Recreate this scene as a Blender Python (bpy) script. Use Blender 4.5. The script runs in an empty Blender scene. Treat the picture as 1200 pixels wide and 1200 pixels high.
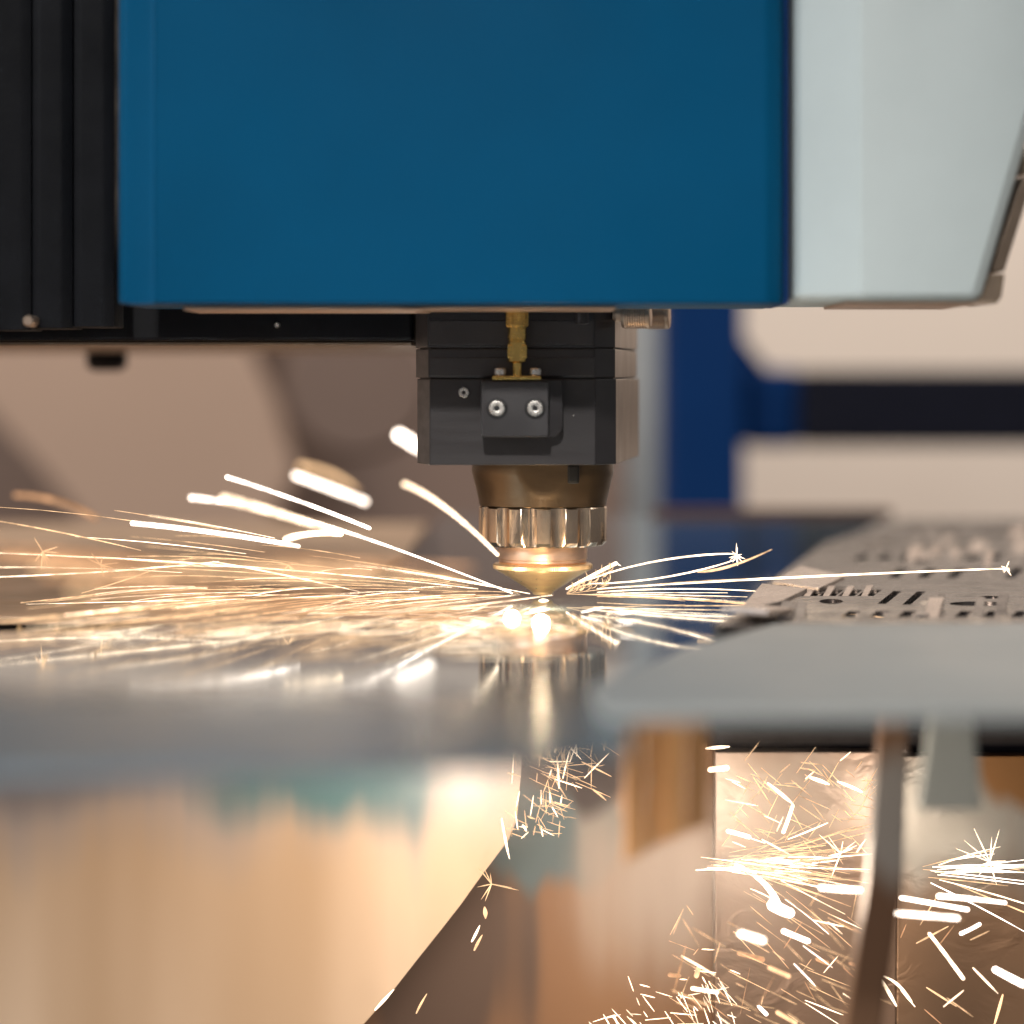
import bpy, bmesh, math, random
from mathutils import Vector, Matrix, noise
from mathutils.geometry import tessellate_polygon

random.seed(7)
sc = bpy.context.scene
COL = sc.collection
R = math.radians

# ------------------------------------------------------------------ camera
H = 0.078                     # camera height above the sheet, metres
HY = 440.0                    # picture row of the horizon (1200 px picture)
F = 1200 * 100 / 36.0         # focal length in those pixels
cd = bpy.data.cameras.new('camera')
cd.lens = 100; cd.sensor_width = 36; cd.sensor_fit = 'HORIZONTAL'
cd.shift_y = -(600 - HY) / 1200.0
cd.clip_start = 0.01; cd.clip_end = 60
cd.dof.use_dof = True; cd.dof.focus_distance = 0.975; cd.dof.aperture_fstop = 4.6
cam = bpy.data.objects.new('camera', cd); COL.objects.link(cam)
cam.location = (0, 0, H); cam.rotation_euler = (R(90), 0, 0)
sc.camera = cam

# ------------------------------------------------------------------ world, lamps, exposure
w = bpy.data.worlds.new('World'); sc.world = w; w.use_nodes = True
wb = w.node_tree.nodes['Background']
wb.inputs[0].default_value = (0.62, 0.60, 0.60, 1); wb.inputs[1].default_value = 0.27
sc.view_settings.view_transform = 'Standard'; sc.view_settings.look = 'None'
sc.view_settings.exposure = 0; sc.view_settings.gamma = 1
sc.render.engine = 'CYCLES'
sc.cycles.use_denoising = True
sc.cycles.max_bounces = 8; sc.cycles.sample_clamp_indirect = 6; sc.cycles.sample_clamp_direct = 0
sc.cycles.caustics_reflective = True; sc.cycles.blur_glossy = 0.1

def look(o, target):
    d = Vector(target) - o.location
    o.rotation_euler = d.to_track_quat('-Z', 'Y').to_euler()

def area(name, loc, target, sx, sy, power, color):
    l = bpy.data.lights.new(name, 'AREA'); l.shape = 'RECTANGLE'; l.size = sx; l.size_y = sy
    l.energy = power; l.color = color
    o = bpy.data.objects.new(name, l); COL.objects.link(o); o.location = loc; look(o, target); return o

def point(name, loc, power, color, r=0.004):
    l = bpy.data.lights.new(name, 'POINT'); l.energy = power; l.color = color; l.shadow_soft_size = r
    o = bpy.data.objects.new(name, l); COL.objects.link(o); o.location = loc; return o

def P(px, py, d):
    return Vector(((px - 600) / F * d, d, H - (py - HY) / F * d))

area('hall_lamp_key', (-1.7, -0.3, 1.1), (0, 1, 0.1), 1.2, 1.2, 27, (0.93, 0.97, 1.0))
area('front_lamp', (-0.12, -0.95, 0.93), (0, 0.955, 0.0), 0.07, 0.07, 0.34, (1.0, 0.96, 0.92)).data.spread = R(22)
area('hall_lamp_left_rear', (-1.6, 1.2, 0.9), (-0.5, 2.2, 0.0), 0.8, 0.8, 14, (1.0, 0.86, 0.74))
area('fill_light', (1.5, -0.3, 0.7), (0.1, 1, 0.1), 0.9, 0.9, 1.6, (1.0, 0.93, 0.86))  # added fill light, stands for no visible lamp
area('hall_lamp_rear', (0.9, 1.9, 1.6), (0.4, 3.2, 0.2), 1.4, 0.8, 34, (1.0, 0.93, 0.87))
WARM = (1.0, 0.62, 0.30)
point('cut_glow', P(634, 697, 0.950), 0.08, (1.0, 0.74, 0.46), 0.003)
point('nozzle_fill', P(600, 694, 0.965), 0.012, (1.0, 0.74, 0.46), 0.003)  # second light added to brighten the nozzle cone
point('plume_glow_a', P(868, 1012, 0.925), 0.16, (1.0, 0.80, 0.62), 0.012)
point('strip_fill', P(770, 1240, 0.64), 0.07, (1.0, 0.82, 0.66), 0.02)  # added below the frame to light the hanging strips
point('plume_glow_b', P(545, 915, 0.925), 0.14, (1.0, 0.86, 0.74), 0.014)
point('plume_glow_c', P(1100, 1022, 0.925), 0.12, (1.0, 0.78, 0.60), 0.008)
point('tan_plate_fill', P(400, 1040, 0.74), 1.25, (1.0, 0.82, 0.66), 0.05)  # added light that brightens the tan plate, no plume here
point('brown_plate_fill', P(660, 1330, 0.82), 0.42, (1.0, 0.78, 0.58), 0.04)  # added below the frame to brighten the brown plate

# ------------------------------------------------------------------ materials
def newmat(name):
    m = bpy.data.materials.new(name); m.use_nodes = True
    nt = m.node_tree
    return m, nt, nt.nodes['Principled BSDF']

def ramp(nt, fac, stops):
    r = nt.nodes.new('ShaderNodeValToRGB')
    while len(r.color_ramp.elements) < len(stops): r.color_ramp.elements.new(0.5)
    for e, (p, c) in zip(r.color_ramp.elements, stops):
        e.position = p; e.color = (*c, 1)
    nt.links.new(fac, r.inputs[0]); return r.outputs[0]

def coords(nt, scale=(1, 1, 1), kind='Object'):
    t = nt.nodes.new('ShaderNodeTexCoord'); mp = nt.nodes.new('ShaderNodeMapping')
    mp.inputs['Scale'].default_value = scale
    nt.links.new(t.outputs[kind], mp.inputs[0]); return mp.outputs[0]

def noise_tex(nt, vec, scale, detail=4, rough=0.55):
    n = nt.nodes.new('ShaderNodeTexNoise')
    n.inputs['Scale'].default_value = scale; n.inputs['Detail'].default_value = detail
    n.inputs['Roughness'].default_value = rough
    nt.links.new(vec, n.inputs['Vector']); return n.outputs['Fac']

def surf(name, col, metal=0.0, rough=0.4, var=0.12, scale=60, stretch=(1, 1, 1), bump=0.0,
         rvar=0.1, coat=0.0, bscale=None, spec=0.5):
    m, nt, b = newmat(name)
    v = coords(nt, stretch)
    n = noise_tex(nt, v, scale)
    lo = tuple(c * (1 - var) for c in col); hi = tuple(min(1, c * (1 + var)) for c in col)
    nt.links.new(ramp(nt, n, [(0.3, lo), (0.7, hi)]), b.inputs['Base Color'])
    mr = nt.nodes.new('ShaderNodeMapRange')
    mr.inputs[1].default_value = 0.3; mr.inputs[2].default_value = 0.7
    mr.inputs[3].default_value = max(0.02, rough - rvar); mr.inputs[4].default_value = rough + rvar
    n2 = noise_tex(nt, v, scale * 2.3, 5)
    nt.links.new(n2, mr.inputs[0]); nt.links.new(mr.outputs[0], b.inputs['Roughness'])
    b.inputs['Metallic'].default_value = metal
    b.inputs['Specular IOR Level'].default_value = spec
    if coat: b.inputs['Coat Weight'].default_value = coat; b.inputs['Coat Roughness'].default_value = 0.12
    if bump:
        bp = nt.nodes.new('ShaderNodeBump'); bp.inputs['Strength'].default_value = bump
        bp.inputs['Distance'].default_value = 0.0006
        n3 = noise_tex(nt, v, bscale or scale * 4, 6)
        nt.links.new(n3, bp.inputs['Height']); nt.links.new(bp.outputs[0], b.inputs['Normal'])
    return m

def emis(name, col, strength):
    m, nt, b = newmat(name)
    nt.nodes.remove(b)
    e = nt.nodes.new('ShaderNodeEmission'); e.inputs[0].default_value = (*col, 1)
    n = noise_tex(nt, coords(nt), 160, 3); mr = nt.nodes.new('ShaderNodeMapRange')
    for i, v in ((1, .3), (2, .7), (3, strength * .35), (4, strength * 1.65)): mr.inputs[i].default_value = v
    nt.links.new(n, mr.inputs[0]); nt.links.new(mr.outputs[0], e.inputs[1])
    nt.links.new(e.outputs[0], nt.nodes['Material Output'].inputs[0])
    return m

def plate_mat(name, base, streak, blots, metal=0.35, rough=0.45, sscale=22, bump=0.0, bscale=90, extra=None):
    """steel coloured in soft upright streaks; blots = (px, py, rx, ry, d, colour) patches, several painting in reflection, glow and shade"""
    m, nt, b = newmat(name)
    v = coords(nt, (1, 1, 0.12))
    n = noise_tex(nt, v, sscale, 2, 0.5)
    c = ramp(nt, n, [(0.36, streak), (0.62, base)])
    geo = nt.nodes.new('ShaderNodeTexCoord').outputs['Object']
    warp = nt.nodes.new('ShaderNodeTexNoise'); warp.inputs['Scale'].default_value = 30
    warp.inputs['Detail'].default_value = 2
    wm = nt.nodes.new('ShaderNodeMapping'); wm.inputs['Scale'].default_value = (1.6, 1, 0.14)
    nt.links.new(geo, wm.inputs[0]); nt.links.new(wm.outputs[0], warp.inputs['Vector'])
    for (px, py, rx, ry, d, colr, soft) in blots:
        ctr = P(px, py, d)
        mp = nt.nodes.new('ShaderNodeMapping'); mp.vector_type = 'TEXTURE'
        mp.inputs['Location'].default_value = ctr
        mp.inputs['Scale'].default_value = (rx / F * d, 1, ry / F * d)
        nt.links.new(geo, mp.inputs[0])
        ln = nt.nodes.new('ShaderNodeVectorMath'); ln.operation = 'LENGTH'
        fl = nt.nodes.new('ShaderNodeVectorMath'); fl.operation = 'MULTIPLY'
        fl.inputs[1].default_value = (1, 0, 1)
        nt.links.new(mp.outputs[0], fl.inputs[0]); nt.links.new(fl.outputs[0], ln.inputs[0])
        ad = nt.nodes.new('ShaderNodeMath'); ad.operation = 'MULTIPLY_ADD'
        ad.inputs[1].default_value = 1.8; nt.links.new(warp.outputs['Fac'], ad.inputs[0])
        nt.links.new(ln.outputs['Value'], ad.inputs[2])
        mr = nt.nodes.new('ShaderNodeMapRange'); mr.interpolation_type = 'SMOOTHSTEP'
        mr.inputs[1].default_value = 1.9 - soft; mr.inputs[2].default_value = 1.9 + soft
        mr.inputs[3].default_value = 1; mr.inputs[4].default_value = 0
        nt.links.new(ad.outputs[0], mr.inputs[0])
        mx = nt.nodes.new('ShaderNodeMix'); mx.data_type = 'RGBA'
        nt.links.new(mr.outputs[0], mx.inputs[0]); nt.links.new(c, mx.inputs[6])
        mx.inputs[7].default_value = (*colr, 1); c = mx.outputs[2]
    nt.links.new(c, b.inputs['Base Color'])
    b.inputs['Metallic'].default_value = metal; b.inputs['Roughness'].default_value = rough
    if bump:
        bp = nt.nodes.new('ShaderNodeBump'); bp.inputs['Strength'].default_value = bump
        bp.inputs['Distance'].default_value = 0.002
        msk = nt.nodes.new('ShaderNodeMapRange'); mn = noise_tex(nt, geo, 28, 2)
        for i, v_ in ((1, .48), (2, .62), (3, .06), (4, bump)): msk.inputs[i].default_value = v_
        nt.links.new(mn, msk.inputs[0]); nt.links.new(msk.outputs[0], bp.inputs['Strength'])
        vv = coords(nt, (1, 1, 1.6))
        n3 = nt.nodes.new('ShaderNodeTexNoise'); n3.inputs['Scale'].default_value = bscale
        n3.inputs['Detail'].default_value = 3; n3.inputs['Distortion'].default_value = 1.6
        nt.links.new(vv, n3.inputs['Vector'])
        nt.links.new(n3.outputs['Fac'], bp.inputs['Height']); nt.links.new(bp.outputs[0], b.inputs['Normal'])
    return m

M = {}
M['blue'] = surf('blue_paint', (0.0006, 0.072, 0.162), 0.0, 0.5, 0.16, 5, bump=0.03, bscale=900, spec=0.06, rvar=.16)
M['blue_dark'] = surf('dark_blue_paint', (0.002, 0.036, 0.15), 0.0, 0.6, 0.1, 6, spec=0.15)
M['white'] = surf('pale_grey_paint', (0.50, 0.55, 0.535), 0.0, 0.45, 0.03, 30, bump=0.03, bscale=900)
M['black'] = surf('black_bellows_cloth', (0.006, 0.006, 0.0075), 0.0, 0.6, 0.3, 40, bump=0.2, bscale=600, spec=0.15)
M['blackpaint'] = surf('black_paint', (0.004, 0.004, 0.006), 0.0, 0.5, 0.2, 40, spec=0.2)
M['anod'] = surf('black_anodised', (0.036, 0.032, 0.033), 0.2, 0.36, 0.12, 40, (0.25, 1, 3), 0.05, 0.05, bscale=1500)
M['anod2'] = surf('black_anodised_plate', (0.046, 0.042, 0.043), 0.2, 0.4, 0.12, 60, bump=0.05, rvar=0.05, bscale=2500)
M['anodside'] = surf('sheen_painted_side', (0.34, 0.25, 0.19), 0.6, 0.36, 0.15, 40, (1, 1, 0.3), 0.05, 0.06)  # reflection of the pale background put into the base colour
M['bronze'] = surf('bronze_anodised', (0.13, 0.085, 0.048), 0.75, 0.34, 0.18, 50, (1, 1, 3), 0.08, 0.06)
M['chrome'] = surf('polished_steel', (0.66, 0.50, 0.36), 1.0, 0.20, 0.08, 90, bump=0.03, rvar=0.05)
M['steel'] = surf('screw_steel', (0.78, 0.74, 0.68), 1.0, 0.28, 0.08, 300, bump=0.04, rvar=0.06)
M['brass'] = surf('brass', (0.78, 0.52, 0.16), 1.0, 0.24, 0.12, 160, bump=0.05, rvar=0.07)
M['nozzle'] = surf('nozzle_brass', (1.0, 0.66, 0.36), 0.75, 0.32, 0.10, 200, (1, 1, 4), 0.04, 0.05)
M['copper'] = surf('copper_ring', (0.80, 0.55, 0.40), 0.9, 0.36, 0.10, 200, (0.4, 1, 3), 0.05, 0.06)
M['knob'] = surf('knob_nickel', (0.70, 0.50, 0.36), 0.7, 0.42, 0.10, 100, bump=0.04)
M['hole'] = surf('socket_dark', (0.012, 0.011, 0.011), 0.3, 0.5)
M['sheet'] = surf('bright_rolled_steel', (0.33, 0.42, 0.48), 0.68, 0.045, 0.12, 14, (1, 0.4, 1), 0.015, 0.02, bscale=400)
nt = M['sheet'].node_tree; b = nt.nodes['Principled BSDF']
old = b.inputs['Roughness'].links[0].from_socket
tc = nt.nodes.new('ShaderNodeTexCoord'); sx = nt.nodes.new('ShaderNodeSeparateXYZ'); nt.links.new(tc.outputs['Object'], sx.inputs[0])
nz_ = noise_tex(nt, tc.outputs['Object'], 9, 3)
ma = nt.nodes.new('ShaderNodeMath'); ma.operation = 'MULTIPLY_ADD'; ma.inputs[1].default_value = .12
nt.links.new(nz_, ma.inputs[0]); nt.links.new(sx.outputs['Y'], ma.inputs[2])
mr = nt.nodes.new('ShaderNodeMapRange'); mr.interpolation_type = 'SMOOTHSTEP'
for i_, v_ in ((1, .68), (2, .84), (3, .30), (4, 0.0)): mr.inputs[i_].default_value = v_
nt.links.new(ma.outputs[0], mr.inputs[0])
mx_ = nt.nodes.new('ShaderNodeMapRange'); mx_.interpolation_type = 'SMOOTHSTEP'
for i_, v_ in ((1, -.036), (2, -.008), (3, 1.0), (4, 0.6)): mx_.inputs[i_].default_value = v_
nt.links.new(sx.outputs['X'], mx_.inputs[0])
mm = nt.nodes.new('ShaderNodeMath'); mm.operation = 'MULTIPLY'
nt.links.new(mr.outputs[0], mm.inputs[0]); nt.links.new(mx_.outputs[0], mm.inputs[1]); mr = mm
ad = nt.nodes.new('ShaderNodeMath'); ad.operation = 'ADD'
nt.links.new(mr.outputs[0], ad.inputs[0]); nt.links.new(old, ad.inputs[1]); nt.links.new(ad.outputs[0], b.inputs['Roughness'])
M['sheetgrey'] = surf('dull_grey_steel', (0.40, 0.42, 0.41), 0.35, 0.5, 0.08, 10, bump=0.02)
M['sheettan'] = surf('scaled_steel', (0.50, 0.34, 0.22), 0.5, 0.5, 0.2, 18, bump=0.08)
M['cut'] = surf('cut_steel', (0.13, 0.115, 0.11), 0.8, 0.26, 0.45, 45, bump=0.12, rvar=0.14)
M['cuttab'] = surf('cut_steel_tab', (0.55, 0.47, 0.42), 0.85, 0.3, 0.15, 60, bump=0.1)
M['slat'] = surf('slat_steel', (0.45, 0.30, 0.15), 0.6, 0.45, 0.3, 60, bump=0.2)
M['dark'] = surf('dark_pit', (0.015, 0.012, 0.012), 0.0, 0.8)
M['cream'] = surf('cream_wall', (0.80, 0.69, 0.59), 0.0, 0.8, 0.05, 1.5)
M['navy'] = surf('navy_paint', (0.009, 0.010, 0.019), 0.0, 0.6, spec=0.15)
M['tanpanel'] = surf('tan_paint', (0.48, 0.335, 0.25), 0.0, 0.6, 0.05, 3)
M['brownpanel'] = surf('brown_paint', (0.22, 0.15, 0.118), 0.0, 0.6, 0.1, 3)
M['rust'] = surf('rusty_edge', (0.12, 0.05, 0.025), 0.2, 0.6, 0.3, 60)
M['beamunder'] = surf('spark_lit_beam_metal', (0.30, 0.22, 0.16), 0.6, 0.4, 0.2, 12)  # tan spark light painted into the beam's underside
M['greypost'] = surf('light_grey_post_paint', (0.42, 0.44, 0.44), 0.0, 0.5)
M['floor'] = surf('pit_floor', (0.10, 0.06, 0.035), 0.1, 0.7, 0.3, 12)
M['hot'] = emis('white_hot_spark', (1.0, 0.76, 0.52), 3.6)
M['vhot'] = emis('incandescent_spark', (1.0, 0.84, 0.70), 4.8)
M['gold'] = emis('golden_spark', (1.0, 0.62, 0.33), 1.5)
M['dim'] = emis('cooling_spark', (1.0, 0.52, 0.26), 0.8)
M['melt'] = emis('molten_steel', (1.0, 0.80, 0.55), 7.0)

# ------------------------------------------------------------------ helpers
def link(name, me, mat, parent=None, smooth=False):
    o = bpy.data.objects.new(name, me); COL.objects.link(o)
    if mat: me.materials.append(M[mat] if isinstance(mat, str) else mat)
    if parent: o.parent = parent
    if smooth:
        for p in me.polygons: p.use_smooth = True
    return o

def tag(o, label=None, cat=None, group=None, kind=None):
    if label: o['label'] = label
    if cat: o['category'] = cat
    if group: o['group'] = group
    if kind: o['kind'] = kind
    return o

def empty(name, loc=(0, 0, 0)):
    o = bpy.data.objects.new(name, None); COL.objects.link(o); o.location = loc
    o.empty_display_size = 0.01; return o

def bm_obj(name, bm, mat, parent=None, smooth_angle=None):
    bmesh.ops.recalc_face_normals(bm, faces=bm.faces)
    me = bpy.data.meshes.new(name); bm.to_mesh(me); bm.free()
    o = link(name, me, mat, parent)
    if smooth_angle is not None:
        for p in me.polygons: p.use_smooth = True
        me.set_sharp_from_angle(angle=R(smooth_angle))
    return o

def bevel(bm, w, seg=2, edges=None):
    bmesh.ops.bevel(bm, geom=edges or bm.edges[:], offset=w, segments=seg, affect='EDGES', profile=0.6)

def prism_xy(pts, z0, z1, bev=0.0, seg=2):
    bm = bmesh.new()
    a = [bm.verts.new((p[0], p[1], z0)) for p in pts]; b = [bm.verts.new((p[0], p[1], z1)) for p in pts]
    n = len(pts)
    bm.faces.new(a[::-1]); bm.faces.new(b)
    for i in range(n): bm.faces.new((a[i], a[(i + 1) % n], b[(i + 1) % n], b[i]))
    if bev: bevel(bm, bev, seg)
    return bm

def prism_xz(pts, y0, y1, bev=0.0, seg=2):
    bm = bmesh.new()
    a = [bm.verts.new((p[0], y0, p[1])) for p in pts]; b = [bm.verts.new((p[0], y1, p[1])) for p in pts]
    n = len(pts)
    bm.faces.new(a); bm.faces.new(b[::-1])
    for i in range(n): bm.faces.new((a[i], b[i], b[(i + 1) % n], a[(i + 1) % n]))
    if bev: bevel(bm, bev, seg)
    return bm

def box(x0, x1, y0, y1, z0, z1, bev=0.0, seg=2):
    return prism_xy([(x0, y0), (x1, y0), (x1, y1), (x0, y1)], z0, z1, bev, seg)

def boxp(px0, px1, py0, py1, d, depth, bev=0.0, seg=2):
    """upright box whose front face at distance d covers those pixels"""
    a = P(px0, py1, d); b = P(px1, py0, d)
    return box(a.x, b.x, d, d + depth, a.z, b.z, bev, seg)

def lathe(prof, n=64, axis='Z', origin=(0, 0, 0), rfun=None, cap=True):
    bm = bmesh.new(); rings = []
    O = Vector(origin)
    for k, (r, h) in enumerate(prof):
        ring = []
        for i in range(n):
            t = 2 * math.pi * i / n
            rr = rfun(r, h, t, k) if rfun else r
            a, b = rr * math.cos(t), rr * math.sin(t)
            v = {'Z': (a, b, h), 'X': (h, a, b), 'Y': (a, h, b)}[axis]
            ring.append(bm.verts.new(O + Vector(v)))
        rings.append(ring)
    for q in range(len(rings) - 1):
        for i in range(n):
            j = (i + 1) % n
            bm.faces.new((rings[q][i], rings[q][j], rings[q + 1][j], rings[q + 1][i]))
    if cap:
        bm.faces.new(rings[0]); bm.faces.new(rings[-1])
    return bm

def tube_data(pts, r0, r1, n=6, verts=None, faces=None, tail=True):
    """tapered streak with rounded ends along pts; r0 first end, r1 last end"""
    verts = verts if verts is not None else []; faces = faces if faces is not None else []
    base = len(verts); L = len(pts)
    d0 = (pts[1] - pts[0]).normalized(); d1 = (pts[-1] - pts[-2]).normalized()
    P2 = [pts[0] - d0 * r0 * 0.8, pts[0] - d0 * r0 * 0.3] + list(pts) + [pts[-1] + d1 * r1 * 0.3, pts[-1] + d1 * r1 * 0.8]
    for i, p in enumerate(P2):
        a = P2[max(0, i - 1)]; b = P2[min(len(P2) - 1, i + 1)]
        t = (b - a).normalized()
        u = t.cross(Vector((0, 1, 0)))
        if u.length < 1e-4: u = t.cross(Vector((0, 0, 1)))
        u.normalize(); v = t.cross(u)
        f = min(1, max(0, (i - 2) / max(1, L - 1)))
        r = r0 + (r1 - r0) * f
        if max(r0, r1) < 2.0 / F and L > 2: r *= .3 + .95 * math.sin(math.pi * (f * .8 + .12))
        if i == 0 or i == len(P2) - 1: r *= 0.45
        elif i == 1 or i == len(P2) - 2: r *= 0.88
        for k in range(n):
            th = 2 * math.pi * k / n
            verts.append(p + u * math.cos(th) * r + v * math.sin(th) * r)
    for i in range(len(P2) - 1):
        for k in range(n):
            k2 = (k + 1) % n
            faces.append((base + i * n + k, base + i * n + k2, base + (i + 1) * n + k2, base + (i + 1) * n + k))
    faces.append(tuple(base + k for k in range(n))[::-1])
    faces.append(tuple(base + (len(P2) - 1) * n + k for k in range(n)))
    return verts, faces

def mesh_obj(name, verts, faces, mat, parent=None, smooth=True):
    me = bpy.data.meshes.new(name); me.from_pydata([tuple(v) for v in verts], [], faces); me.update()
    return link(name, me, mat, parent, smooth)

def T(px, py):
    d = H * F / (py - HY); return ((px - 600) / F * d, d)

def smooth_curve(ctrl, n=10):
    out = []
    for i in range(n + 1):
        t = i / n
        # quadratic / cubic bezier by de Casteljau
        q = list(ctrl)
        while len(q) > 1: q = [a.lerp(b, t) for a, b in zip(q, q[1:])]
        out.append(q[0])
    return out

# ------------------------------------------------------------------ setting: far wall, pit floor
o = bm_obj('wall', box(-3, 3, 3.4, 3.5, -0.6, 2.4), 'cream'); tag(o, kind='structure')
o = bm_obj('floor', box(-3, 3, 0.1, 3.4, -0.62, -0.6), 'floor'); tag(o, kind='structure')

# left background: machine gantry panels, soft
g = empty('background_machine', (-0.7, 2.2, -0.6))
tag(g, 'brown blurred machine panels behind the sparks on the far side of the bed', 'machine')
inv = Matrix.Translation((0.7, -2.2, 0.6))
def kid(o, root):
    o.parent = root; o.matrix_parent_inverse = Matrix.Translation(root.location).inverted(); return o
kid(bm_obj('back_panel', boxp(-500, 775, 300, 800, 2.6, 0.05), 'brownpanel'), g)
pts = [P(*p, 2.5) for p in ((-60, 330), (250, 330), (318, 470), (345, 560), (300, 660), (120, 660), (60, 540), (-60, 440))]
kid(bm_obj('front_panel', prism_xz([(p.x, p.z) for p in pts], 2.5, 2.56, 0.01), 'tanpanel'), g)
kid(bm_obj('round_housing', lathe([(0.05, 2.1), (0.055, 2.11), (0.055, 2.2)], 32, 'Y', (P(420, 0, 2.1).x, 0, P(0, 450, 2.1).z)), 'brownpanel', None, 30), g)

# right background: blue upright with its arm, pale post, navy beam
g = empty('blue_gantry_post', P(825, 700, 2.1))
tag(g, 'dark blue gantry post with short side arm behind the cutting head', 'post')
kid(bm_obj('upright', boxp(780, 872, 250, 640, 2.1, 0.12, 0.006), 'blue_dark'), g)
kid(bm_obj('arm', boxp(874, 938, 432, 524, 2.12, 0.08, 0.006), 'blue_dark'), g)
kid(bm_obj('gusset', prism_xz([(P(870, 380, 2.13).x, P(0, 395, 2.13).z), (P(900, 0, 2.13).x, P(0, 433, 2.13).z), (P(870, 0, 2.13).x, P(0, 433, 2.13).z)], 2.13, 2.17), 'blue_dark'), g)
o = bm_obj('grey_post', boxp(735, 779, 250, 640, 2.3, 0.08, 0.005), 'greypost')
tag(o, 'pale grey upright post just left of the dark blue gantry post', 'post')
o = bm_obj('cross_beam', boxp(939, 1500, 434, 523, 2.1, 0.10, 0.004), 'navy')
tag(o, 'dark navy horizontal beam running right from the blue post arm', 'beam')

# ------------------------------------------------------------------ machine: blue housing, white cover, bellows, rail
ZB = P(0, 356, 0.88).z
g = empty('blue_housing', (P(530, 0, .88).x, .88, ZB))
tag(g, 'large glossy blue machine housing above the cutting head', 'housing')
a = P(135, 0, .88).x; b = P(921, 0, .88).x
pl = [(a, .888), (a + .0025, .8812), (a + .0115, .8806), (a + .0122, .880), (b - .006, .880), (b - .0015, .8825), (b, .888), (b, .95), (a, .95)]
kid(bm_obj('front_cover', prism_xy(pl, ZB, .42, 0.0012, 3), 'blue', None, 40), g)
kid(bm_obj('underside_lip', box(P(215, 0, .9).x, P(500, 0, .9).x, .90, .945, ZB - .0016, ZB - .0002, .0004), 'copper'), g)
kid(bm_obj('underside_lip', box(P(470, 0, .9).x, P(722, 0, .9).x, .90, .945, ZB - .0012, ZB - .0003, .0003), 'copper'), g)
kid(bm_obj('edge_seal', box(b + .0002, b + .0016, .889, .95, ZB + .0002, .42), 'blue_dark'), g)

g = empty('side_cover', (P(1040, 0, .87).x, .87, P(0, 352, .87).z))
tag(g, 'pale grey faceted machine cover at the upper right beside the blue housing', 'cover')
# cover body: left facet and main facet, right side slanting inward toward the bottom
def cover_bm():
    bm = bmesh.new()
    zt, zb = .42, P(0, 352, .87).z
    def row(z, xr):
        xl = P(930, 0, .875).x
        return [(xl, .900), (xl + .0012, .886), (xl + .003, .8825), (P(1008, 0, .87).x, .868), (P(1014, 0, .87).x, .8676),
                (xr - .004, .8700), (xr - .0012, .8716), (xr, .876), (xr, .96), (xl, .96)]
    xr_b = P(1152, 0, .87).x
    slope = (P(1203, 0, .87).x - P(1152, 0, .87).x) / (P(0, 170, .87).z - P(0, 345, .87).z)
    rings = []
    for z, ins in ((zb, .0028), (zb + .0006, .0012), (zb + .002, 0), (zt, 0)):
        xr = xr_b + slope * (z - zb)
        cx = (P(930, 0, .875).x + xr) / 2
        ring = []
        for (x, y) in row(z, xr):
            sx = 1 - ins / .035 if ins else 1
            ring.append(bm.verts.new((cx + (x - cx) * sx, y + ins * (0.9 if y < .93 else -.9), z)))
        rings.append(ring)
    for q in range(3):
        for i in range(10):
            j = (i + 1) % 10
            bm.faces.new((rings[q][i], rings[q][j], rings[q + 1][j], rings[q + 1][i]))
    bm.faces.new(rings[0]); bm.faces.new(rings[-1])
    return bm
kid(bm_obj('cover_shell', cover_bm(), 'white', None, 22), g)
zb = P(0, 352, .87).z
kid(bm_obj('bottom_seam', box(P(990, 0, .88).x, P(1140, 0, .88).x, .878, .94, zb - .0012, zb - .0002, .0003), 'copper'), g)
def strip(px_pts, y0, y1, mat, name):
    pts = [P(x, y, y0) for x, y in px_pts]
    return kid(bm_obj(name, prism_xz([(p.x, p.z) for p in pts], y0, y1, 0.0005), mat), g)
M['strut'] = surf('dark_bronze_strip', (0.17, 0.125, 0.09), 0.5, 0.4, 0.1, 40)
strip([(1160, 318), (1177, 318), (1212, 206), (1199, 206)], .885, .93, 'strut', 'side_trim')
strip([(1146, 353), (1168, 356), (1174, 348), (1178, 321), (1159, 320)], .884, .93, 'chrome', 'trim_end')
strip([(1199, 203), (1208, 203), (1216, 172), (1203, 172)], .885, .93, 'chrome', 'trim_end')

# bellows column
g = empty('bellows_column', (P(60, 0, .93).x, .93, P(0, 388, .93).z))
tag(g, 'black pleated bellows column left of the blue housing', 'bellows')
xl, xr = P(-260, 0, .93).x, P(131, 0, .93).x
npl = 8
for i in range(npl):
    x0 = xl + (xr - xl) * i / npl; x1 = xl + (xr - xl) * (i + 1) / npl; xm = (x0 + x1) / 2
    dz = P(0, 385, .93).z + 0.0006 * math.sin(i * 2.1)
    bm = prism_xy([(x0 + .0001, .937), (xm - .004, .9352 + .0005 * (i % 3)), (xm + .003, .9352 + .0005 * (i % 3)), (x1 - .0001, .937), (x1 - .0001, .96), (x0 + .0001, .96)], dz, .42, .0008, 2)
    kid(bm_obj('pleat', bm, 'black', None, 30), g)
kid(bm_obj('end_clip', lathe([(.0014, 0), (.002, .001), (.002, .012)], 20, 'Y', (P(33, 0, .925).x, .925, P(0, 376, .925).z)), 'anodside', None, 30), g)

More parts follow.
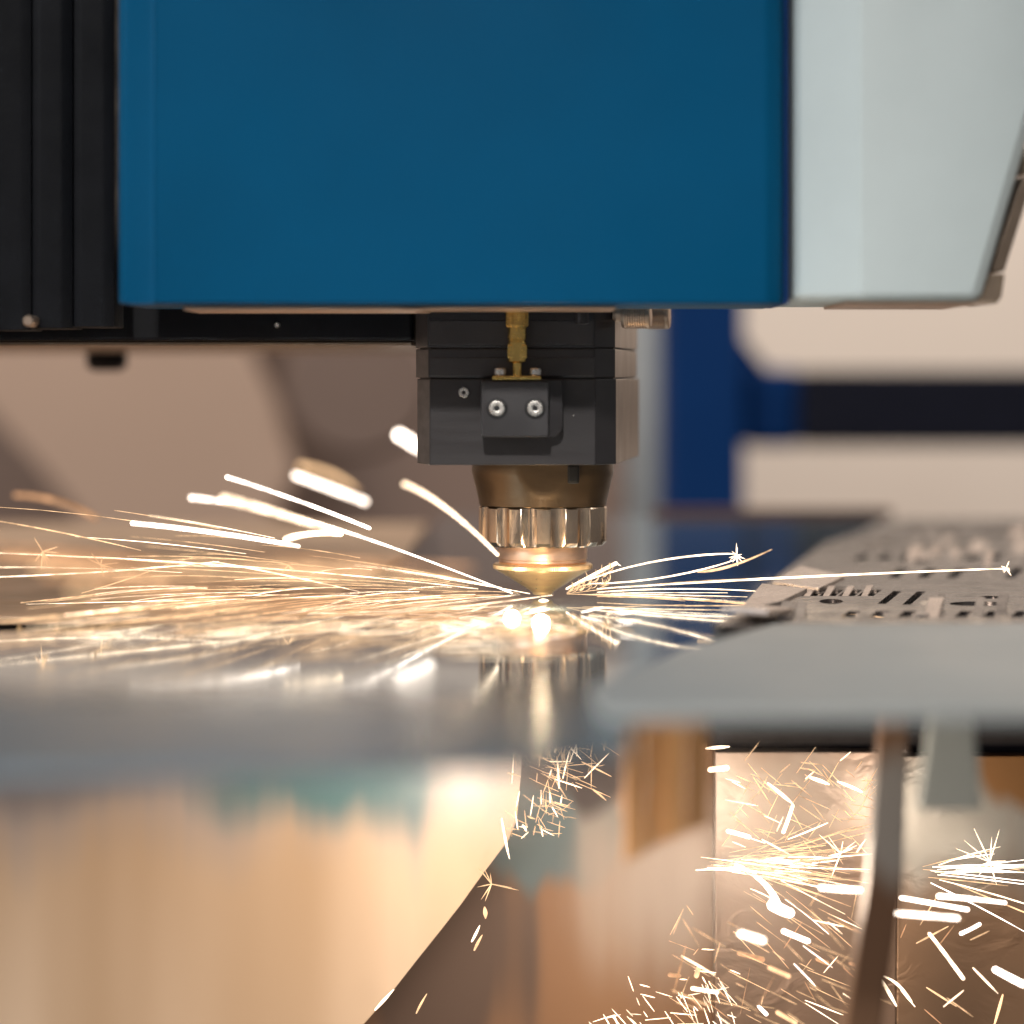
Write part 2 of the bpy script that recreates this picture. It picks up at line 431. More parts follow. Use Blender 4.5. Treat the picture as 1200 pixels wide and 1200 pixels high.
# rail beam behind
g = empty('rail_beam', (P(240, 0, 1.0).x, 1.0, P(0, 399, 1.0).z))
tag(g, 'long black rail beam running left under the blue housing', 'beam')
zb = P(0, 400, 1.0).z
kid(bm_obj('beam', box(P(-400, 0, 1.0).x, P(486, 0, 1.0).x, .985, 1.30, zb, .125, .0012), 'blackpaint'), g)
kid(bm_obj('underside', box(P(-400, 0, 1.0).x, P(484, 0, 1.0).x, .99, 1.32, zb - .0016, zb - .0002, .0005), 'beamunder'), g)
kid(bm_obj('stud', lathe([(.006, zb - .010), (.009, zb - .008), (.009, zb - .0018)], 24, 'Z', (P(125, 0, 1.25).x, 1.25, 0)), 'blackpaint', None, 30), g)
for px in (325,):
    kid(bm_obj('bolt', lathe([(.0008, .9835), (.0011, .984), (.0011, .9852)], 16, 'Y', (P(px, 0, .985).x, 0, P(0, 381, .985).z)), 'steel', None, 30), g)

# ------------------------------------------------------------------ cutting head
CX, CY = P(636, 0, 1.0).x, 1.0
head = empty('laser_cutting_head', (CX, CY, P(0, 697, 1.0).z))
tag(head, 'black anodised laser cutting head with brass nozzle hanging over the steel sheet', 'cutting head')
def hk(o): return kid(o, head)
def plan(l0, l1, r1, r2, rr):
    return [(P(l1, 0, .955).x, .955), (P(r1, 0, .955).x, .955), (P(r2, 0, .965).x, .965), (P(rr, 0, 1.06).x, 1.06),
            (P(rr - 30, 0, 1.09).x, 1.09), (P(l0 + 20, 0, 1.09).x, 1.09), (P(l0, 0, .975).x, .975)]
zz = lambda py, d=.955: P(0, py, d).z
def block(name, l0, l1, r1, r2, rr, y0, y1, mat='anod'):
    bm = prism_xy(plan(l0, l1, r1, r2, rr), zz(y1), zz(y0) if y0 > 0 else .108, .0004, 2)
    o = bm_obj(name, bm, mat)
    # right flank: background's reflection painted in as tan, its own material slot
    me = o.data; me.materials.append(M['anodside'])
    for p in me.polygons:
        if p.normal.x > .93: p.material_index = 1
    return hk(o)
block('upper_block', 487, 501, 697, 721, 747, -1, 407.2)
block('middle_block', 487.5, 502, 697, 721, 746.5, 408.6, 442.6)
block('lower_block', 489, 503.5, 698, 722, 749, 444.0, 545)
hk(bm_obj('core', prism_xy([(x * .985 + CX * .015, y + .001 if y < 1 else y - .001) for x, y in plan(490, 503, 697, 720, 745)], zz(540), .107), 'hole'))
# face plates on the front, a hair proud
for (x0, x1, y0, y1) in ((503, 696, 375, 404), (504, 697, 419, 441)):
    hk(bm_obj('face_plate', boxp(x0, x1, y0, y1, .9546, .0012, .0003), 'anod2'))
# clamp block with two socket screws
def rounded(px0, px1, py0, py1, d, rads, seg=6):
    """rounded rectangle in xz; rads tl, tr, br, bl in px"""
    out = []
    cs = [((px0, py0), rads[0], 180), ((px1, py0), rads[1], 270), ((px1, py1), rads[2], 0), ((px0, py1), rads[3], 90)]
    for (cx, cy), r, a0 in cs:
        sx = 1 if cx == px0 else -1; sy = 1 if cy == py0 else -1
        if r <= 0: out.append((cx, cy)); continue
        for k in range(seg + 1):
            a = R(a0 + 90 * k / seg)
            out.append((cx + sx * r + r * math.cos(a), cy + sy * r + r * math.sin(a)))
    return [(P(x, y, d).x, P(x, y, d).z) for x, y in out]
hk(bm_obj('backing_plate', prism_xz(rounded(564, 659, 446, 511.5, .948, (1, 1, 12, 6)), .9475, .9560, .0004, 2), 'anod', None, 25))
hk(bm_obj('clamp_block', prism_xz(rounded(564, 643, 447, 512, .94, (2, 2, 2, 3), 3), .9405, .9474, .0005, 2), 'anod2', None, 25))
def socket_screw(px, py, d, rpx, name='socket_screw', parent=None):
    r = rpx / F * d; c = P(px, py, d)
    prof = [(r * .28, .0012), (r * .32, .0001), (r * .55, 0), (r * .86, .0001), (r, .0006), (r, .0016)]
    o = bm_obj(name, lathe([(a, h) for a, h in prof], 32, 'Y', (c.x, d - .0006, c.z), cap=False), 'steel', None, 40)
    s = bm_obj('hex_socket', lathe([(r * .29, .0008), (r * .29, .0012)], 6, 'Y', (c.x, d - .0006, c.z)), 'hole')
    o.parent = head; o.matrix_parent_inverse = Matrix.Translation(head.location).inverted()
    s.parent = o; s.matrix_parent_inverse = o.matrix_parent_inverse.copy() @ Matrix.Identity(4)
    s.matrix_parent_inverse = Matrix.Identity(4)
    return o
def fix_child(s): s.matrix_parent_inverse = Matrix.Identity(4)
for px in (582.3, 627):
    socket_screw(px, 478.5, .9405, 10.2)
    c = P(px, 478.5, .9405)
    hk(bm_obj('counterbore', lathe([(12.2 / F * .94, 0), (12.6 / F * .94, .00002), (12.6 / F * .94, .0003)], 32, 'Y', (c.x, .94030, c.z)), 'hole', None, 40))
socket_screw(543.5, 460, .9552, 6.8, 'set_screw')
c = P(672, 487, .955)
hk(bm_obj('metal_speck', lathe([(.0001, -.0002), (.00035, -.0001), (.0003, .0002)], 8, 'Y', (c.x, .9549, c.z)), 'steel', None, 60))
# brass coaxial connector
cxx = P(606, 0, .947).x
def zc(py): return P(0, py, .947).z
def pxm(v): return v / F * .947
con = lathe([(pxm(5.5), zc(441)), (pxm(5.5), zc(425.5)), (pxm(8), zc(425)), (pxm(11), zc(423.5)), (pxm(11), zc(401)), (pxm(10), zc(400)), (pxm(10), zc(398.5)), (pxm(11), zc(397.5)), (pxm(11), zc(383))], 32, 'Z', (cxx, .947, 0))
conn = hk(bm_obj('cable_connector', con, 'brass', None, 35))
o = bm_obj('knurled_nut', lathe([(pxm(11), zc(384)), (pxm(13), zc(381.5)), (pxm(13), zc(364)), (pxm(12), zc(362.5))], 96, 'Z', (cxx, .947, 0), rfun=lambda r, h, t, k: r * (1 + (.018 if int(t / (2 * math.pi) * 96) % 2 else -.018))), 'brass', None, 20)
o.parent = conn
o = bm_obj('flats', box(cxx - pxm(11.4), cxx + pxm(11.4), .947 - pxm(9.5), .947 + pxm(8), zc(420), zc(404), .0004), 'brass'); o.parent = conn
hk(bm_obj('connector_flange', box(P(577, 0, .945).x, P(634, 0, .945).x, .9415, .9525, zc(445), zc(440.3), .0004), 'brass'))
for px in (586, 627.5):
    x = P(px, 0, .945).x
    hk(bm_obj('flange_screw', lathe([(pxm(4), zc(440.3)), (pxm(4.2), zc(439.5)), (pxm(6.6), zc(439)), (pxm(6.8), zc(433)), (pxm(5.8), zc(431.6)), (pxm(3), zc(431.5)), (pxm(2.6), zc(433.5))], 24, 'Z', (x, .9445, 0)), 'steel', None, 35))
# dark barrel at the top right of the face
hk(bm_obj('locking_pin', lathe([(pxm(6), zc(379.5)), (pxm(8), zc(378.5)), (pxm(8), zc(355)), (pxm(8), zc(350))], 24, 'Z', (P(682, 0, .953).x, .953, 0)), 'anod', None, 35))
# knurled knobs on the right, axis pointing sideways
def knob(px0, px1, rpx, d, py=371):
    z = P(0, py, d).z; r = rpx / F * d; x0 = P(px0, 0, d).x; x1 = P(px1, 0, d).x
    prof = [(r * .86, x0), (r * .97, x0 + .0008)]
    ng = 9; xa, xb = x0 + .001, x1 - .0014
    for k in range(ng):
        u0 = xa + (xb - xa) * k / ng; st = (xb - xa) / ng
        prof += [(r, u0 + st * .1), (r, u0 + st * .55), (r * .93, u0 + st * .7), (r * .93, u0 + st * .95)]
    prof += [(r, xb), (r * .96, x1 - .0003), (r * .88, x1), (r * .5, x1 + .0001)]
    bm = lathe(prof, 48, 'X', (0, d, z))
    bmesh.ops.rotate(bm, verts=bm.verts, cent=(x0, d, z), matrix=Matrix.Rotation(R(-10), 3, 'Z'))
    return hk(bm_obj('adjusting_knob', bm, 'knob', None, 22))
knob(729, 763, 14.5, .962)
knob(757, 785, 15, 1.005)
z = P(0, 368, .96).z
hk(bm_obj('knob_collar', lathe([(.0018, P(718, 0, .96).x), (.0026, P(722, 0, .96).x), (.0026, P(730, 0, .96).x)], 24, 'X', (0, .962, z)), 'knob', None, 30))
# bronze adaptor cone with a milled flat and notch
def cz(py): return P(0, py, 1.0).z
def rp(v): return v / F
ad_prof = [(rp(73), cz(592)), (rp(74.5), cz(591)), (rp(75.5), cz(584))]
for k in range(1, 9): ad_prof.append((rp(75.5 + 7.5 * k / 8), cz(584 - 32 * k / 8)))
ad_prof += [(rp(83), cz(546)), (rp(83), cz(541))]
def flat(bm, lim):
    for v in bm.verts:
        if v.co.y < CY - lim: v.co.y = CY - lim
bm = lathe(ad_prof, 160, 'Z', (CX, CY, 0)); flat(bm, rp(77.2))
hk(bm_obj('adaptor_cone', bm, 'bronze', None, 14))
hk(bm_obj('adaptor_notch', box(P(665, 0, .976).x, P(679, 0, .976).x, CY - rp(79.6), CY - rp(60), P(0, 567, .976).z, P(0, 545, .976).z, .0009, 3), 'hole'))
# fluted steel lock ring
NF = 14
def flute(r, h, t, k):
    u = ((t + .12) * NF / (2 * math.pi)) % 1.0
    w_ = 0.55
    if u < w_:
        s = (u / w_ - .5) * 2
        dep = (1 - s * s) * .06
    else: dep = 0
    return r * (1 - dep)
lr = [(rp(70), cz(638.5)), (rp(72.5), cz(637)), (rp(75.6), cz(633)), (rp(75.6), cz(594.2)), (rp(74.5), cz(592.8)), (rp(70), cz(592.4))]
hk(bm_obj('fluted_lock_ring', lathe(lr, 320, 'Z', (CX, CY, 0), rfun=lambda r, h, t, k: min(r, flute(rp(75.6), h, t, k))), 'chrome', None, 30))
hk(bm_obj('ceramic_ring', lathe([(rp(50), cz(659)), (rp(51.5), cz(657.5)), (rp(51.5), cz(655)), (rp(52.3), cz(654)), (rp(52.3), cz(639.5)), (rp(51), cz(637))], 96, 'Z', (CX, CY, 0)), 'copper', None, 35))
rim = lambda r, h, t, k: r * (1 + (.008 if int(round(t / (2 * math.pi) * 320)) % 2 == 0 else -.004)) if k in (9, 10) else r
nz = [(rp(2.5), cz(692)), (rp(3), cz(697.5)), (rp(9), cz(697.5)), (rp(11), cz(696.5)), (rp(13), cz(693)), (rp(22), cz(687.5)), (rp(40), cz(676)), (rp(52), cz(669.2)), (rp(56), cz(667)), (rp(57.5), cz(665.5)), (rp(57.8), cz(661.5)), (rp(56.5), cz(660)), (rp(50), cz(658.5))]
hk(bm_obj('nozzle', lathe(nz, 320, 'Z', (CX, CY, 0), rfun=rim), 'nozzle', None, 28))

# ------------------------------------------------------------------ steel sheets on the bed
def sheet(name, pts, ztop, th, mat, bev=.0003, scale_pts=None):
    return bm_obj(name, prism_xy([T(*p) for p in pts], ztop - th, ztop, bev), mat)
o = sheet('steel_sheet', [(-330, 912), (-250, 751), (352, 726), (478, 655), (520, 604), (1046, 604), (905, 680), (845, 742), (745, 800), (735, 875), (600, 890)], 0, .0025, 'sheet')
tag(o, 'mirror bright steel sheet under the nozzle, reflecting sparks', 'steel sheet')
o = sheet('scaled_sheet', [(-900, 722), (350, 721), (474, 650), (500, 612), (-900, 612)], -.0005, .0025, 'sheettan')
tag(o, 'brown scaled steel sheet behind the slats on the left', 'steel sheet')
x0, y0 = T(700, 604); x1, y1 = T(1046, 604)
o = bm_obj('edge_strip', box(x0 + .03, x1, y0, y0 + .012, -.004, .0035, .001), 'rust')
tag(o, 'rusty strip along the far edge of the bright sheet', 'strip')
o = sheet('grey_sheet', [(905, 745), (1400, 745), (1500, 853), (705, 853), (690, 822), (800, 775)], .0036, .0026, 'sheetgrey', .0008)
tag(o, 'dull grey steel sheet blurred in the front at right', 'steel sheet')

# cut sheet with its openings (2-D outline filled with real holes)
def holed(name, outer, holes, ztop, th, mat):
    cu = bpy.data.curves.new(name, 'CURVE'); cu.dimensions = '2D'; cu.fill_mode = 'BOTH'; cu.extrude = th / 2
    for loop in [outer] + holes:
        s = cu.splines.new('POLY'); s.points.add(len(loop) - 1)
        for q, (x, y) in zip(s.points, loop): q.co = (x, y, 0, 1)
        s.use_cyclic_u = True
    tmp = bpy.data.objects.new('tmp', cu); COL.objects.link(tmp)
    dg = bpy.context.evaluated_depsgraph_get()
    me = bpy.data.meshes.new_from_object(tmp.evaluated_get(dg))
    bpy.data.objects.remove(tmp); bpy.data.curves.remove(cu)
    me.name = name
    for v in me.vertices: v.co.z += ztop - th / 2
    me.materials.clear()
    return link(name, me, mat)
def oval(px, py, rx, ry, n=20):
    return [T(px + rx * math.cos(2 * math.pi * k / n), py + ry * math.sin(2 * math.pi * k / n)) for k in range(n)]
holes = []; lit_tabs = []
for k in range(6):
    x = 893 + 22.3 * k
    holes.append([T(x, 704.6), T(x + 19, 704.6), T(x + 28.5, 697.2), T(x + 9.5, 697.2)])
    lit_tabs.append([T(x + 2, 704.2), T(x + 10, 704.2), T(x + 19, 697.6), T(x + 11, 697.6)])
holes.append([T(1028, 714), T(1038, 714), T(1057, 698.5), T(1047, 698.5)])
holes.append([T(1057, 715), T(1067, 715), T(1085, 699), T(1075, 699)])
holes.append(oval(974, 711, 14, 3)); holes.append(oval(1146, 713.8, 34, 2.8)); holes.append(oval(1160, 706, 15, 1.8))
for (y0_, y1_, xs) in ((672, 683, range(1040, 1420, 34)), (655, 662, range(1000, 1400, 26)), (640, 645, range(1010, 1400, 22)), (627, 630, range(1070, 1400, 18))):
    for i, x in enumerate(xs):
        if i % 4 == 3: continue
        sl = (y1_ - y0_) * 1.1
        holes.append([T(x, y1_), T(x + 13, y1_), T(x + 13 + sl, y0_), T(x + sl, y0_)])
for i, x in enumerate(range(985, 1400, 33)):
    holes.append([T(x, 730), T(x + 15, 730), T(x + 24, 722.5), T(x + 9, 722.5)])
for x in (1240, 1300, 1360): holes.append(oval(x, 705, 18, 3))
outer = [T(862, 727), T(880, 706), T(893, 693), T(905, 684), T(968, 640), T(1060, 612), T(1700, 612), T(1700, 740), T(835, 740)]
cut = holed('nested_cut_sheet', outer, holes, .0018, .0014, 'cut')
tag(cut, 'steel sheet full of freshly cut slots and round holes at right', 'cut sheet')
rnd = random.Random(3)
def tab(pts, z, tilt, mat='cuttab', th=.0012):
    bm = prism_xy(pts, 0, th, .0002)
    c = sum((v.co for v in bm.verts), Vector()) / len(bm.verts)
    bmesh.ops.rotate(bm, verts=bm.verts, cent=c, matrix=Matrix.Rotation(tilt[0], 3, 'X') @ Matrix.Rotation(tilt[1], 3, 'Y'))
    bmesh.ops.translate(bm, verts=bm.verts, vec=(0, 0, z))
    o = bm_obj('cut_tab', bm, mat); o.parent = cut; return o
for p in lit_tabs: tab(p, .0009, (R(6), R(rnd.uniform(-5, 3))))
for i in range(30):
    y = rnd.choice((724, 727, 690, 668, 660, 650, 642, 634)); x = rnd.uniform(900 if y > 680 else 1010, 1190)
    w_ = rnd.uniform(8, 18)
    h_ = (y - 600) * .045
    tab([T(x, y + h_), T(x + w_, y + h_), T(x + w_ * 1.5, y - h_), T(x + w_ * .5, y - h_)], .0021, (R(rnd.uniform(2, 14)), R(rnd.uniform(-12, 12))), rnd.choice(('cuttab', 'cut')))
# loose offcuts leaning at the sheet's corner
for i, (pp, t1, t2) in enumerate((([(866, 724), (915, 720), (946, 713), (893, 708)], 4, -4), ([(905, 697), (960, 700), (990, 691), (938, 686)], 4, 3), ([(845, 735), (900, 738), (930, 728), (880, 724)], -2, 3))):
    bm = prism_xy([T(*p) for p in pp], 0, .0016, .0002)
    c = sum((v.co for v in bm.verts), Vector()) / len(bm.verts)
    bmesh.ops.rotate(bm, verts=bm.verts, cent=c, matrix=Matrix.Rotation(R(t1), 3, 'X') @ Matrix.Rotation(R(t2), 3, 'Y'))
    bmesh.ops.translate(bm, verts=bm.verts, vec=(0, 0, .0036))
    o = bm_obj('steel_offcut', bm, 'cuttab')
    tag(o, ('tilted steel offcut at the left corner of the cut sheet', 'steel offcut lying behind the row of short slots', 'low steel offcut nearest the grey sheet')[i], 'offcut', 'steel offcuts on the cut sheet')

o = bm_obj('dark_backing', box(.03, .55, .88, 1.75, -.036, -.032), 'dark'); tag(o, kind='structure')  # dark sheet added beneath so the cut holes read black
# serrated slats left, teeth pointing up through the gap
for i, px in enumerate((-20, 22, 66, 108, 152, 200, 252, 277, 290)):
    d = .905 - i * .002
    x = P(px, 0, d).x
    s = empty('support_slat', (x, d, -.03))
    big = i < 4
    bmt = bmesh.new()
    hgt = (.0052 if i < 5 else .003)
    zt = -.0012 + (0 if i < 5 else .0005)
    w2 = .0016 if big else .0008
    base = [(-w2, -.008), (w2, -.008), (w2 * .35, zt - .001), (0, zt + .0006), (-w2 * .35, zt - .001)]
    a = [bmt.verts.new((x + q[0], d, q[1])) for q in base]; b2 = [bmt.verts.new((x + q[0], d + .0015, q[1])) for q in base]
    bmt.faces.new(a); bmt.faces.new(b2[::-1])
    for k in range(5): bmt.faces.new((a[k], b2[k], b2[(k + 1) % 5], a[(k + 1) % 5]))
    kid(bm_obj('tooth', bmt, 'slat'), s)
    kid(bm_obj('blade', box(x - .0018, x + .0018, d, d + .0015, -.03, -.008), 'slat'), s)
    tag(s, ['pointed slat tooth cut off by the left picture edge', 'leftmost whole golden slat tooth in the dark gap', 'second golden slat tooth from the left in the gap', 'third golden slat tooth from the left in the gap',
            'slat tooth just right of the three golden ones', 'slat tooth half hidden by sparks in the gap', 'thin slat tooth near the right end of the gap', 'thinner slat tooth in the close pair', 'last slat tooth at the right end of the gap'][i], 'slat', 'serrated slats carrying the sheet')
o = bm_obj('gap_bed', box(T(-250, 751)[0] - .05, T(400, 722)[0], .84, .97, -.034, -.03), 'dark'); tag(o, kind='structure')
o = bm_obj('gap_wall', box(-.35, -.045, .955, .96, -.03, -.0035), 'dark'); tag(o, kind='structure')

# ------------------------------------------------------------------ under the sheets: plates catching the sparks
def plate(name, px_pts, d, th, mat, label, cat='plate', bev=.0006):
    pts = [P(x, y, d) for x, y in px_pts]
    o = bm_obj(name, prism_xz([(p.x, p.z) for p in pts], d, d + th, bev), mat)
    tag(o, label, cat); return o
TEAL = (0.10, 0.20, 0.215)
m1 = plate_mat('tan_steel_painted_reflection', (0.76, 0.58, 0.42), (0.50, 0.33, 0.19),  # blots paint a teal reflection and grey tongues into the plate
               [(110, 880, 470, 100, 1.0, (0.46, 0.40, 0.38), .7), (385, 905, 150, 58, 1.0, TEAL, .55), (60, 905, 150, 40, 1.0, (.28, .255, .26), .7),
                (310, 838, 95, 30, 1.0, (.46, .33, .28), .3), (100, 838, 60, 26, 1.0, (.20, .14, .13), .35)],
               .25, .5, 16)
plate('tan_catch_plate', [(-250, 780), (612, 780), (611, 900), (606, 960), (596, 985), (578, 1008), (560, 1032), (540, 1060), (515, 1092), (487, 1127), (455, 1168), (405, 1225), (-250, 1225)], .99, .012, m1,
      'tan catch plate with a painted teal reflection, slanting right edge, under the sheet')
m2 = plate_mat('brown_steel_painted_glow', (0.36, 0.20, 0.105), (0.28, 0.15, 0.08),
               [(520, 1090, 90, 150, 1.05, (0.13, 0.085, 0.065), .35), (650, 965, 95, 55, 1.05, (0.12, 0.17, 0.185), .3), (770, 1020, 75, 95, 1.05, (0.52, 0.42, 0.35), .7), (700, 880, 70, 50, 1.05, (0.06, 0.045, 0.045), .35)],  # teal reflection, pale glow and dark hollow painted into the colour
               .25, .5, 14)
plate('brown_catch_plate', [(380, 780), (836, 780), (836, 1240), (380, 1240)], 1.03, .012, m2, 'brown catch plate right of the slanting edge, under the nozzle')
mA = plate_mat('amber_steel', (0.80, 0.46, 0.20), (0.45, 0.24, 0.10), [(785, 1040, 90, 110, .90, (0.50, .41, .35), .6)], .3, .45, 90)  # the blot paints a pale glow low on the strips
for i, (x0, x1, y1) in enumerate(((732, 756, 1000), (757, 780, 985), (781, 804, 975), (805, 830, 965))):
    plate('amber_strip', [(x0, 830), (x1, 830), (x1, y1), (x0, y1 + 12)], .73 + .002 * (i % 2), .004, mA,
          ('leftmost amber strip hanging beside the dark gap', 'second amber strip from the dark gap', 'third amber strip from the dark gap', 'amber strip nearest the spark filled window')[i], 'strip')
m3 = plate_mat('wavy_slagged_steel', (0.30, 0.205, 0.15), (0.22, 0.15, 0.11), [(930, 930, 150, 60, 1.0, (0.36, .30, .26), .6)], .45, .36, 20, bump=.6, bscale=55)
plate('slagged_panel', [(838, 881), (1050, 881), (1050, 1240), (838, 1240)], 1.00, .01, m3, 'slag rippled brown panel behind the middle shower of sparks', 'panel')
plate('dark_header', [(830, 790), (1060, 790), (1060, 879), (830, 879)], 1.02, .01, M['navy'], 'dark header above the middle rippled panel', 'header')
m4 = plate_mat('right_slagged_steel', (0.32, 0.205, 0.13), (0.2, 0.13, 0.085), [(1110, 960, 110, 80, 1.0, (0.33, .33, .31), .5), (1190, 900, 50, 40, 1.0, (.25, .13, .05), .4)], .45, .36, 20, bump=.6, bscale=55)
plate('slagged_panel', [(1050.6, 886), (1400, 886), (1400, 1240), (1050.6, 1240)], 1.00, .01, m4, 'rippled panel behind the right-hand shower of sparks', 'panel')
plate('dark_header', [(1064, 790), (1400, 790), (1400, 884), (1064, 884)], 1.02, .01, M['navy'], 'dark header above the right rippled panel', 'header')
mP = plate_mat('brown_post_steel', (0.24, 0.13, 0.065), (0.12, 0.07, 0.045), [(1045, 960, 60, 60, .8, (0.28, .27, .26), .5)], .4, .42, 40)
plate('brown_post', [(1034, 830), (1066, 830), (1058, 1040), (1028, 1240), (985, 1240), (1018, 1040)], .80, .01, mP, 'blurred brown post between the two spark showers', 'post', .001)
plate('pale_flap', [(1092, 830), (1140, 830), (1152, 950), (1075, 950)], .76, .004, M['white'], 'pale grey flap hanging blurred at the right', 'flap', .001)

# molten spot where the beam meets the sheet
ms = bm_obj('molten_pool', lathe([(.0003, .0006), (.0010, .0005), (.0016, .0002), (.0018, .0001)], 24, 'Z', (P(637, 0, .985).x, .985, 0)), 'melt', None, 60)
tag(ms, 'white hot molten spot under the nozzle tip', 'molten metal')

# ------------------------------------------------------------------ sparks
def spark(ctrl, r0, r1, mat, label, group=None, name='spark', bits=9, sides=6):
    """ctrl: list of (px, py, d); r in px at its own distance"""
    pts = smooth_curve([P(*c) for c in ctrl], bits)
    v, f = tube_data(pts, r0 / F * ctrl[0][2], r1 / F * ctrl[-1][2], sides)
    c = pts[0].copy()
    v = [q - c for q in v]
    o = mesh_obj(name, v, f, mat); o.location = c
    tag(o, label, 'spark', group); return o

